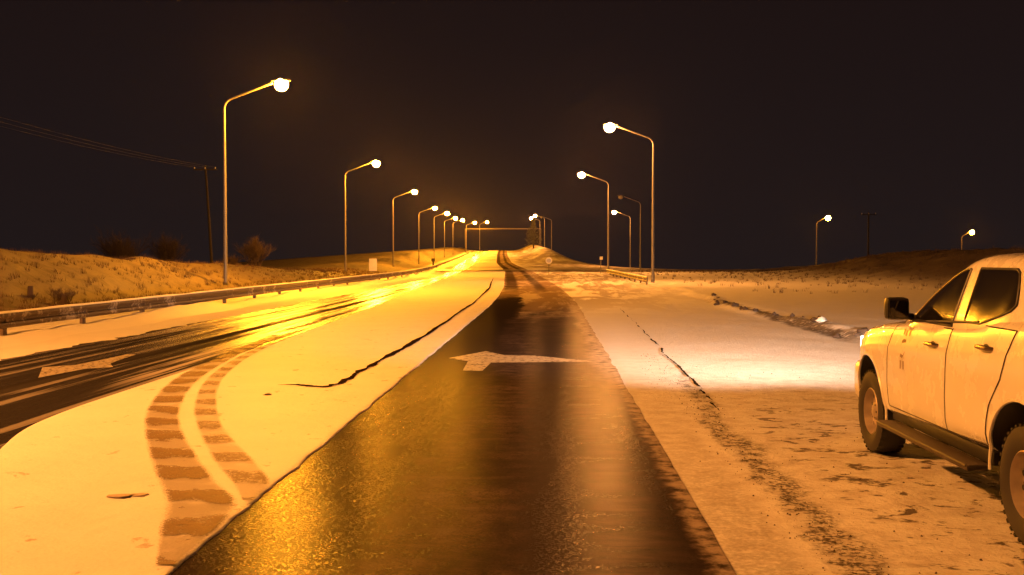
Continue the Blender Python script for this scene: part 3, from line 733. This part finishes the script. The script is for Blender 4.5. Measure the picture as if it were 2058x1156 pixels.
M_board = plain('running_board_plastic', (.05, .038, .03), .6, 0, .3, 10)
I = np.interp
topz = lambda y: float(I(y, [-2.72,-2.68,-1.6,-1.1,-.75,.45,.9,1.3,1.7,2.0,2.25,2.42,2.5], [1.25,1.36,1.39,1.38,1.33,1.265,1.235,1.205,1.155,1.10,1.04,.97,.86]))
botz = lambda y: float(I(y, [-2.72,-2.2,-1.2,1.1,1.9,2.35,2.5], [.62,.56,.50,.43,.42,.40,.46]))
hw = lambda y: float(I(y, [-2.72,-2.6,-2.3,-1,1.2,1.7,2.0,2.2,2.35,2.45,2.5], [.87,.895,.915,.925,.925,.912,.872,.805,.72,.63,.55]))
inset_t = [0, .05, .14, .35, .60, .74, .80, .88, .95, .985, 1.0]
inset_v = [.085, .03, .010, 0, 0, .004, .016, .030, .050, .085, .14]
def SX(y, z):
    t = (z-botz(y))/(topz(y)-botz(y)); return hw(y)-float(I(t, inset_t, inset_v))
truck = empty('pickup_truck', (3.845, 8.25, 0), label='white four-door pickup truck parked on the snowy verge, cut off by the right edge', cat='pickup truck')
ysn = sorted(set([round(v, 3) for v in list(np.linspace(-2.72, 2.5, 88))+[-2.7, 2.42, 2.46, 2.48]]))
vs = []; 
tl = [0, .02, .05, .09, .14, .24, .35, .48, .60, .68, .74, .77, .80, .84, .88, .92, .95, .97, .985, 1.0]
hoodn = 7
for y in ysn:
    zb, zt = botz(y), topz(y); sec = []
    for t in tl: z = zb+(zt-zb)*t; sec.append((SX(y, z), z))
    xw = sec[-1][0]; crown = .035 if y > .8 else .0
    for k in range(1, hoodn+1):
        a = k/hoodn; xx = xw*(1-a); br = 0.012*math.exp(-((xx-.52)/.06)**2) if y > .9 else 0
        sec.append((xx, zt+crown*(1-(xx/xw)**2)*1.0+.012*(1-math.exp(-a*8))+br))
    full = [(-x, z) for x, z in sec]+[(x, z) for x, z in sec[:-1][::-1]]
    vs += [(x, y, z) for x, z in full]
nc = len(full); nr = len(ysn)
fs = [(i*nc+j, (i+1)*nc+j, (i+1)*nc+(j+1)%nc, i*nc+(j+1)%nc) for i in range(nr-1) for j in range(nc)]
fs += [tuple(range(nc)), tuple((nr-1)*nc+k for k in range(nc))[::-1]]
body = mesh('body', vs, fs, M_car, truck)
body.data.materials.append(M_black)
bm = bmesh.new(); bm.from_mesh(body.data); bmesh.ops.recalc_face_normals(bm, faces=bm.faces); bm.to_mesh(body.data); bm.free()
cut = MB(); AX = ((1.59, .40), (-1.575, .40)); AR = .495
cutters = []
for (ya, za) in AX:
    for sgn in (-1, 1):
        b = MB().lathe([(.001, .58), (AR, .58), (AR, 1.1), (.001, 1.1)], 'x', (0, ya, za), 56)
        b.v = [(v[0]*sgn, v[1], v[2]) for v in b.v]
        cutters.append(b.build('cut', M_black))
b = MB().box((0, -2.13, 1.35), (1.46, 1.06, .9)); cutters.append(b.build('cut', M_black))
for c in cutters:
    bmm = bmesh.new(); bmm.from_mesh(c.data); bmesh.ops.remove_doubles(bmm, verts=bmm.verts, dist=1e-3); bmesh.ops.recalc_face_normals(bmm, faces=bmm.faces); bmm.to_mesh(c.data); bmm.free()
    md = body.modifiers.new('b', 'BOOLEAN'); md.object = c; md.operation = 'DIFFERENCE'; md.solver = 'EXACT'
body.parent = None
bpy.context.view_layer.update()
dg = bpy.context.evaluated_depsgraph_get(); nm = bpy.data.meshes.new_from_object(body.evaluated_get(dg))
body.modifiers.clear(); body.data = nm; body.parent = truck
for c in cutters: bpy.data.objects.remove(c)
for p in nm.polygons:
    c = p.center; m_i = 0
    for (ya, za) in AX:
        if math.hypot(c.y-ya, c.z-za) < AR+.012 and abs(c.x) < hw(c.y)-.004 and abs(p.normal.x) < .8: m_i = 1
        if math.hypot(c.y-ya, c.z-za) < AR-.02 and abs(c.x) < .62: m_i = 1
    if c.z < botz(c.y)+.004 and abs(p.normal.z) > .8: m_i = 1
    p.material_index = m_i; p.use_smooth = True
nm.set_sharp_from_angle(angle=R(32))
# arch lips
for (ya, za) in AX:
    for sgn in (-1, 1):
        pts = []
        for k in range(41):
            a = math.pi*(k/40)*1.04-.06; y = ya+(AR+.004)*math.cos(a); z = za+(AR+.004)*math.sin(a)
            pts.append((sgn*(SX(y, max(z, botz(y)+.04))+.002), y, z))
        MB().tube(pts, .013, 6).build('arch_lip', M_car, truck)
# cabin
NZ = [1.16,1.22,1.30,1.38,1.46,1.54,1.62,1.68,1.72,1.755,1.785,1.805,1.82,1.828]
fy = lambda z: float(I(z, [1.16,1.22,1.30,1.5,1.62,1.70,1.755,1.785,1.805,1.82,1.828], [.98,.90,.76,.42,.20,.04,-.09,-.19,-.28,-.40,-.55]))
ry = lambda z: float(I(z, [1.16,1.33,1.72,1.775,1.805,1.82,1.828], [-1.50,-1.50,-1.42,-1.38,-1.32,-1.22,-1.1]))
cw = lambda z: float(I(z, [1.16,1.30,1.50,1.70,1.74,1.765,1.785,1.805,1.82,1.828], [.885,.872,.800,.722,.702,.682,.658,.61,.52,.40]))
NE = 9.0
def cabx(y, z):
    yc = (fy(z)+ry(z))/2; hl = (fy(z)-ry(z))/2; q = min(.999, abs((y-yc)/hl)); return cw(z)*(1-q**NE)**(1/NE)
def caby(x, z, front=True):
    yc = (fy(z)+ry(z))/2; hl = (fy(z)-ry(z))/2; q = min(.999, abs(x/cw(z))); d = hl*(1-q**NE)**(1/NE)
    return yc+d-.03*(x/cw(z))**2 if front else yc-d
vs = []; n = 72
for z in NZ:
    yc = (fy(z)+ry(z))/2; hl = (fy(z)-ry(z))/2
    for k in range(n):
        a = 2*math.pi*k/n+math.pi/4; c, s = math.cos(a), math.sin(a)
        den = (abs(c)**NE+abs(s)**NE)**(1/NE); x = cw(z)*c/den; y = yc+hl*s/den
        if y > yc: y -= .03*(x/cw(z))**2
        vs.append((x, y, z))
fs = [(i*n+k, i*n+(k+1)%n, (i+1)*n+(k+1)%n, (i+1)*n+k) for i in range(len(NZ)-1) for k in range(n)]
vs.append((0, (fy(1.828)+ry(1.828))/2, 1.838)); t = len(vs)-1; b0 = (len(NZ)-1)*n
fs += [(b0+k, b0+(k+1)%n, t) for k in range(n)]
mesh('cab', vs, fs, M_car, truck).data.set_sharp_from_angle(angle=R(50))
# panes and doors: grids between a front and a rear edge
def sidepatch(name, sgn, zs, yf, yr_, fn, off, mat, par, ny=14, edge=0, rim=True):
    vs = []
    for z in zs:
        a, b = yf(z), yr_(z)
        for j in range(ny):
            y = a+(b-a)*j/(ny-1); vs.append((sgn*(fn(y, z)+off), y, z))
    m = len(zs)
    if rim:   # turn the border in so the patch has thickness
        idx = [j for j in range(ny)]+[i*ny+ny-1 for i in range(1, m)]+[(m-1)*ny+j for j in range(ny-2, -1, -1)]+[i*ny for i in range(m-2, 0, -1)]
        base = len(vs)
        for i in idx: v = vs[i]; vs.append((v[0]-sgn*(off+.012), v[1], v[2]))
        fr = [(idx[k], idx[(k+1)%len(idx)], base+(k+1)%len(idx), base+k) for k in range(len(idx))]
    else: fr = []; idx = []
    o = mesh(name, vs, grid_faces(m, ny)+fr, mat, par)
    bm = bmesh.new(); bm.from_mesh(o.data); bmesh.ops.recalc_face_normals(bm, faces=bm.faces); bm.to_mesh(o.data); bm.free()
    o.data.set_sharp_from_angle(angle=R(50))
    return o, [vs[i] for i in idx]
zr = lambda a, b, n: list(np.linspace(a, b, n))
arch = lambda z, ya, s: ya+s*math.sqrt(max(0, (AR+.03)**2-(z-.40)**2))
for sgn in (-1, 1):
    for part in ('front', 'rear'):
        if part == 'front':
            f_ = lambda z: max(float(I(z, [.45,.7,1.0,1.25], [.955,.985,.99,.90])), -9)
            r_ = lambda z: float(I(z, [.45,1.3], [-.33,-.36]))
            zt = 1.262
        else:
            f_ = lambda z: float(I(z, [.45,1.3], [-.338,-.368]))
            r_ = lambda z: float(I(z, [.50,.60,.72,.82,.90,1.0,1.15,1.36], [-1.045,-1.05,-1.08,-1.13,-1.20,-1.29,-1.36,-1.45]))
            zt = 1.325
        d, rim = sidepatch('door', sgn, zr(.515, zt, 26), f_, r_, SX, .004, M_car, truck, 22)
        MB().tube([(v[0]-sgn*.002, v[1], v[2]) for v in rim], .0055, 5, closed=True).build('seal', M_seam, d)
        hy, hz = (-.06, 1.125) if part == 'front' else (-1.05, 1.185)
        hx = SX(hy, hz)
        pts = [(sgn*(hx+.0), hy+.105, hz), (sgn*(hx+.035), hy+.085, hz+.002), (sgn*(hx+.042), hy, hz+.004), (sgn*(hx+.035), hy-.085, hz+.002), (sgn*hx, hy-.105, hz)]
        MB().tube(pts, [.013,.016,.018,.016,.013], 8).build('handle', M_chrome, d)
        q = MB(); n_ = 18
        q.add([(sgn*(hx+.0075-.004*abs(math.sin(2*math.pi*k/n_))), hy+.055*math.cos(2*math.pi*k/n_), hz-.004+.032*math.sin(2*math.pi*k/n_)) for k in range(n_)], [tuple(range(n_))]); q.build('handle_recess', M_black, d)
        if part == 'front':
            wz = [1.285,1.32,1.36,1.42,1.48,1.54,1.60,1.65,1.685,1.705]
            wf = lambda z: float(I(z, [1.285,1.34,1.42,1.5,1.58,1.65,1.69,1.705], [.52,.45,.345,.23,.09,-.06,-.17,-.245]))
            wr = lambda z: float(I(z, [1.285,1.705], [-.335,-.300]))
        else:
            wz = [1.332,1.36,1.40,1.44,1.48,1.52,1.58,1.64,1.69,1.712]
            wf = lambda z: float(I(z, [1.332,1.712], [-.535,-.475]))
            wr = lambda z: float(I(z, [1.332,1.36,1.40,1.44,1.47,1.54,1.64,1.70,1.712], [-.80,-.92,-1.07,-1.20,-1.245,-1.22,-1.16,-1.11,-1.07]))
        p, rim = sidepatch('window', sgn, wz, wf, wr, cabx, .004, M_glass, d, 12)
        MB().tube([(v[0], v[1], v[2]) for v in rim], .009, 6, closed=True).build('window_trim', M_black, d)
# belt moulding, mirror triangle, crease
for sgn in (-1, 1):
    pts = [(sgn*(max(SX(y, topz(y)-.02), cabx(y, topz(y)+.01))+.002), y, topz(y)-.0+.008) for y in np.linspace(.62, -.78, 20)]
    MB().tube(pts, .010, 6).build('belt_trim', M_black, truck)
    tri, rm = sidepatch('mirror_mount', sgn, [1.28,1.33,1.38], lambda z: float(I(z, [1.28,1.38], [.68,.52])), lambda z: float(I(z, [1.28,1.38], [.50,.41])), cabx, .006, M_black, truck, 4)
    # gap between front wing and door, wing and bumper
    mr = empty('mirror', (0, 0, 0)) if False else None
    hb = MB().box((sgn*1.005, .52, 1.372), (.190, .12, .185), bev=.045)
    hb.tube([(sgn*.86, .56, 1.30), (sgn*.97, .54, 1.315)], [.03, .026], 8)
    h = hb.build('mirror', M_black, truck)
    MB().box((sgn*1.005, .457, 1.372), (.150, .008, .135), bev=.003).build('mirror_glass', M_glass, h)
# windscreen and rear screen
def endpane(name, front, zs, m, mat):
    vs = []; nx = 15
    for z in zs:
        w_ = cw(z)-m
        for j in range(nx):
            x = -w_+2*w_*j/(nx-1); vs.append((x, caby(x, z, front)+(.006 if front else -.006), z))
    return mesh(name, vs, grid_faces(len(zs), nx), mat, truck)
endpane('windscreen', True, zr(1.25, 1.745, 12), .075, M_glass)
endpane('rear_screen', False, zr(1.42, 1.72, 7), .12, M_glass)
# lights, grille, bumpers
def wrap(name, sgn, zs, y0, y1, mat, off=.006):
    return sidepatch(name, sgn, zs, lambda z: y0(z), lambda z: y1(z), SX, off, mat, truck, 14)
for sgn in (-1, 1):
    hl_, _ = wrap('headlight', sgn, [.86,.90,.94,.98,1.01], lambda z: float(I(z, [.86,1.01],[2.47,2.40])), lambda z: float(I(z, [.86,1.01],[2.22,2.0])), M_lens)
    MB().box((sgn*.62, 2.49, .94), (.20, .03, .12), bev=.012).build('headlight_bulb', emis('headlight_glow', (1, .80, .58), 7.0) if sgn < 0 else bpy.data.materials['headlight_glow'], hl_)
    MB().box((sgn*.86, -2.735, 1.08), (.11, .04, .42), bev=.015).build('tail_light', M_tail, truck)
MB().box((0, 2.505, .90), (1.06, .05, .26), bev=.03).build('grille', M_black, truck)
for k in range(3): MB().box((0, 2.535, .82+.08*k), (.96, .015, .022), bev=.005).build('grille_bar', M_chrome, truck)
bvs = MB()
rowsb = []
for z, e in ((.40, -.05), (.44, .0), (.54, .03), (.66, .03), (.73, .015), (.77, -.03)):
    rr_ = []
    for k in range(33):
        t = math.pi*(k/32)-math.pi/2
        rr_.append(((.845+e*.4)*math.copysign(abs(math.sin(t))**.68, t), 2.06+(.50+e)*abs(math.cos(t))**.62, z))
    rowsb.append(rr_)
bvs.add([p for r_ in rowsb for p in r_], grid_faces(6, 33)); bvs.build('front_bumper', M_car, truck)
MB().box((0, -2.80, .60), (1.72, .16, .18), bev=.03).build('rear_bumper', M_chrome, truck)
MB().box((0, -2.725, 1.05), (1.44, .03, .52), bev=.012).build('tailgate', M_car, truck)
MB().box((0, -2.90, .60), (.42, .015, .12), bev=.004).build('number_plate', M_white, truck)
MB().box((0, 0, .42), (1.2, 4.6, .14), bev=.02).build('chassis', M_black, truck)
# running boards
for sgn in (-1, 1):
    b = MB().box((sgn*.955, -.07, .375), (.17, 1.98, .045), bev=.018)
    s = b.build('running_board', M_board, truck)
    MB().box((sgn*.80, -.0, .435), (.12, 2.1, .10), bev=.02).build('sill', M_black, truck)
    for yy in (.7, -.07, -.85): MB().box((sgn*.88, yy, .37), (.16, .06, .04), bev=.008).build('bracket', M_black, s)
    MB().tube([(sgn*1.037, .90, .388), (sgn*1.040, 0, .389), (sgn*1.037, -1.04, .388)], .009, 6).build('trim', M_board, s)
    for k in range(9): pass
# wheels
def wheel(x, y, sgn):
    t = MB(); R_ = .375; prof_ = [(.212,.10),(.235,.115),(.27,.128),(.31,.132),(.345,.124),(.362,.108),(.372,.08),(.3745,.03),(.3745,-.03),(.372,-.08),(.362,-.108),(.31,-.132),(.235,-.115),(.212,-.10)]
    t.lathe(prof_, 'x', (0,0,0), 56)
    for k in range(36):          # tread lugs
        a = 2*math.pi*k/36
        for sx_ in (-1, 1):
            c = Vector((sx_*.088, math.cos(a)*.370, math.sin(a)*.370)); b = MB().box((0,0,0), (.05,.026,.016), bev=0)
            M = Matrix.Rotation(a-math.pi/2, 3, 'X')
            t.add([M @ Vector(v)+c for v in b.v], b.f)
    wh = empty('wheel', (x, y, .375)); wh.parent = truck
    t.build('tyre', M_tyre, wh)
    o = sgn
    rm = MB().lathe([(.214, o*.105),(.205,o*.112),(.196,o*.095),(.185,o*.05),(.17,o*.03),(.15,o*.045),(.12,o*.06),(.085,o*.055),(.078,o*.075),(.05,o*.085),(.001,o*.088)], 'x', (0,0,0), 40).build('rim', M_rim, wh)
    hl = MB()
    for k in range(10):
        a = 2*math.pi*(k+.5)/10; c = Vector((o*.052, math.cos(a)*.150, math.sin(a)*.150)); n_ = 10
        ring = [c+Vector((0, .020*math.cos(2*math.pi*j/n_), .020*math.sin(2*math.pi*j/n_))) for j in range(n_)]
        hl.add(ring, [tuple(range(n_))])
    for k in range(6):
        a = 2*math.pi*k/6; hl.tube([(o*.055, math.cos(a)*.064, math.sin(a)*.064), (o*.082, math.cos(a)*.064, math.sin(a)*.064)], .011, 6)
    hl.build('bolt', M_black, wh)
    return wh
for (ya, za) in AX:
    for sgn in (-1, 1): wheel(sgn*.775, ya, sgn)
# faded emblem and strokes on the front door
def decal(name, pts, mat, par):
    vs = [(-(SX(y, z)+.0065), y, z) for y, z in pts]; mesh(name, vs, [tuple(range(len(vs)))], mat, par, smooth=False)
M_dec = plain('dark_red_decal', (.10, .035, .03), .5); M_dec2 = plain('dark_decal', (.16, .09, .05), .5)
decal('emblem', [(.655,.965),(.655,1.10),(.625,1.115),(.555,1.115),(.548,1.0),(.60,.955)], M_dec, truck)
for y in (.655, .585): decal('decal_stroke', [(y,.865),(y,.935),(y-.03,.937),(y-.03,.867)], M_dec2, truck)
for (y, z) in ((.60, 1.165), (.66, 1.175), (.52, 1.17)): decal('decal_stroke', [(y,z-.02),(y+.004,z+.02),(y-.035,z+.025),(y-.03,z-.025)], M_dec2, truck)
MB().tube([(-.62, .55, 1.30), (-.66, .40, 1.9)], .004, 5) if False else None
# the pickup's own headlamps
for sgn in (-1, 1):
    L = bpy.data.lights.new('headlamp_beam', 'SPOT'); L.energy = 14000; L.color = (1, .68, .46); L.spot_size = R(37); L.spot_blend = 1; L.shadow_soft_size = .10
    o = bpy.data.objects.new('headlamp_beam', L); link(o); o.parent = truck; o.location = (sgn*.62, 2.56, .93); o.rotation_euler = (R(93), 0, R(3+7*(sgn<0))); o.scale = (2.6, 1, 1)

# ------------------------------------------------------------------ night haze
if HAZE > 0:
    o = MB().box((0, 420, 6), (1000, 1040, 48)).build('haze', M_snow, None, False)
    m = bpy.data.materials.new('night_haze'); m.use_nodes = True; t = m.node_tree; t.nodes.clear()
    out = t.nodes.new('ShaderNodeOutputMaterial'); vp = t.nodes.new('ShaderNodeVolumePrincipled')
    vp.inputs['Color'].default_value = (.9, .88, .86, 1); vp.inputs['Density'].default_value = HAZE; vp.inputs['Anisotropy'].default_value = .90
    t.links.new(vp.outputs[0], out.inputs['Volume']); o.data.materials.clear(); o.data.materials.append(m)
    tag(o, kind='stuff')
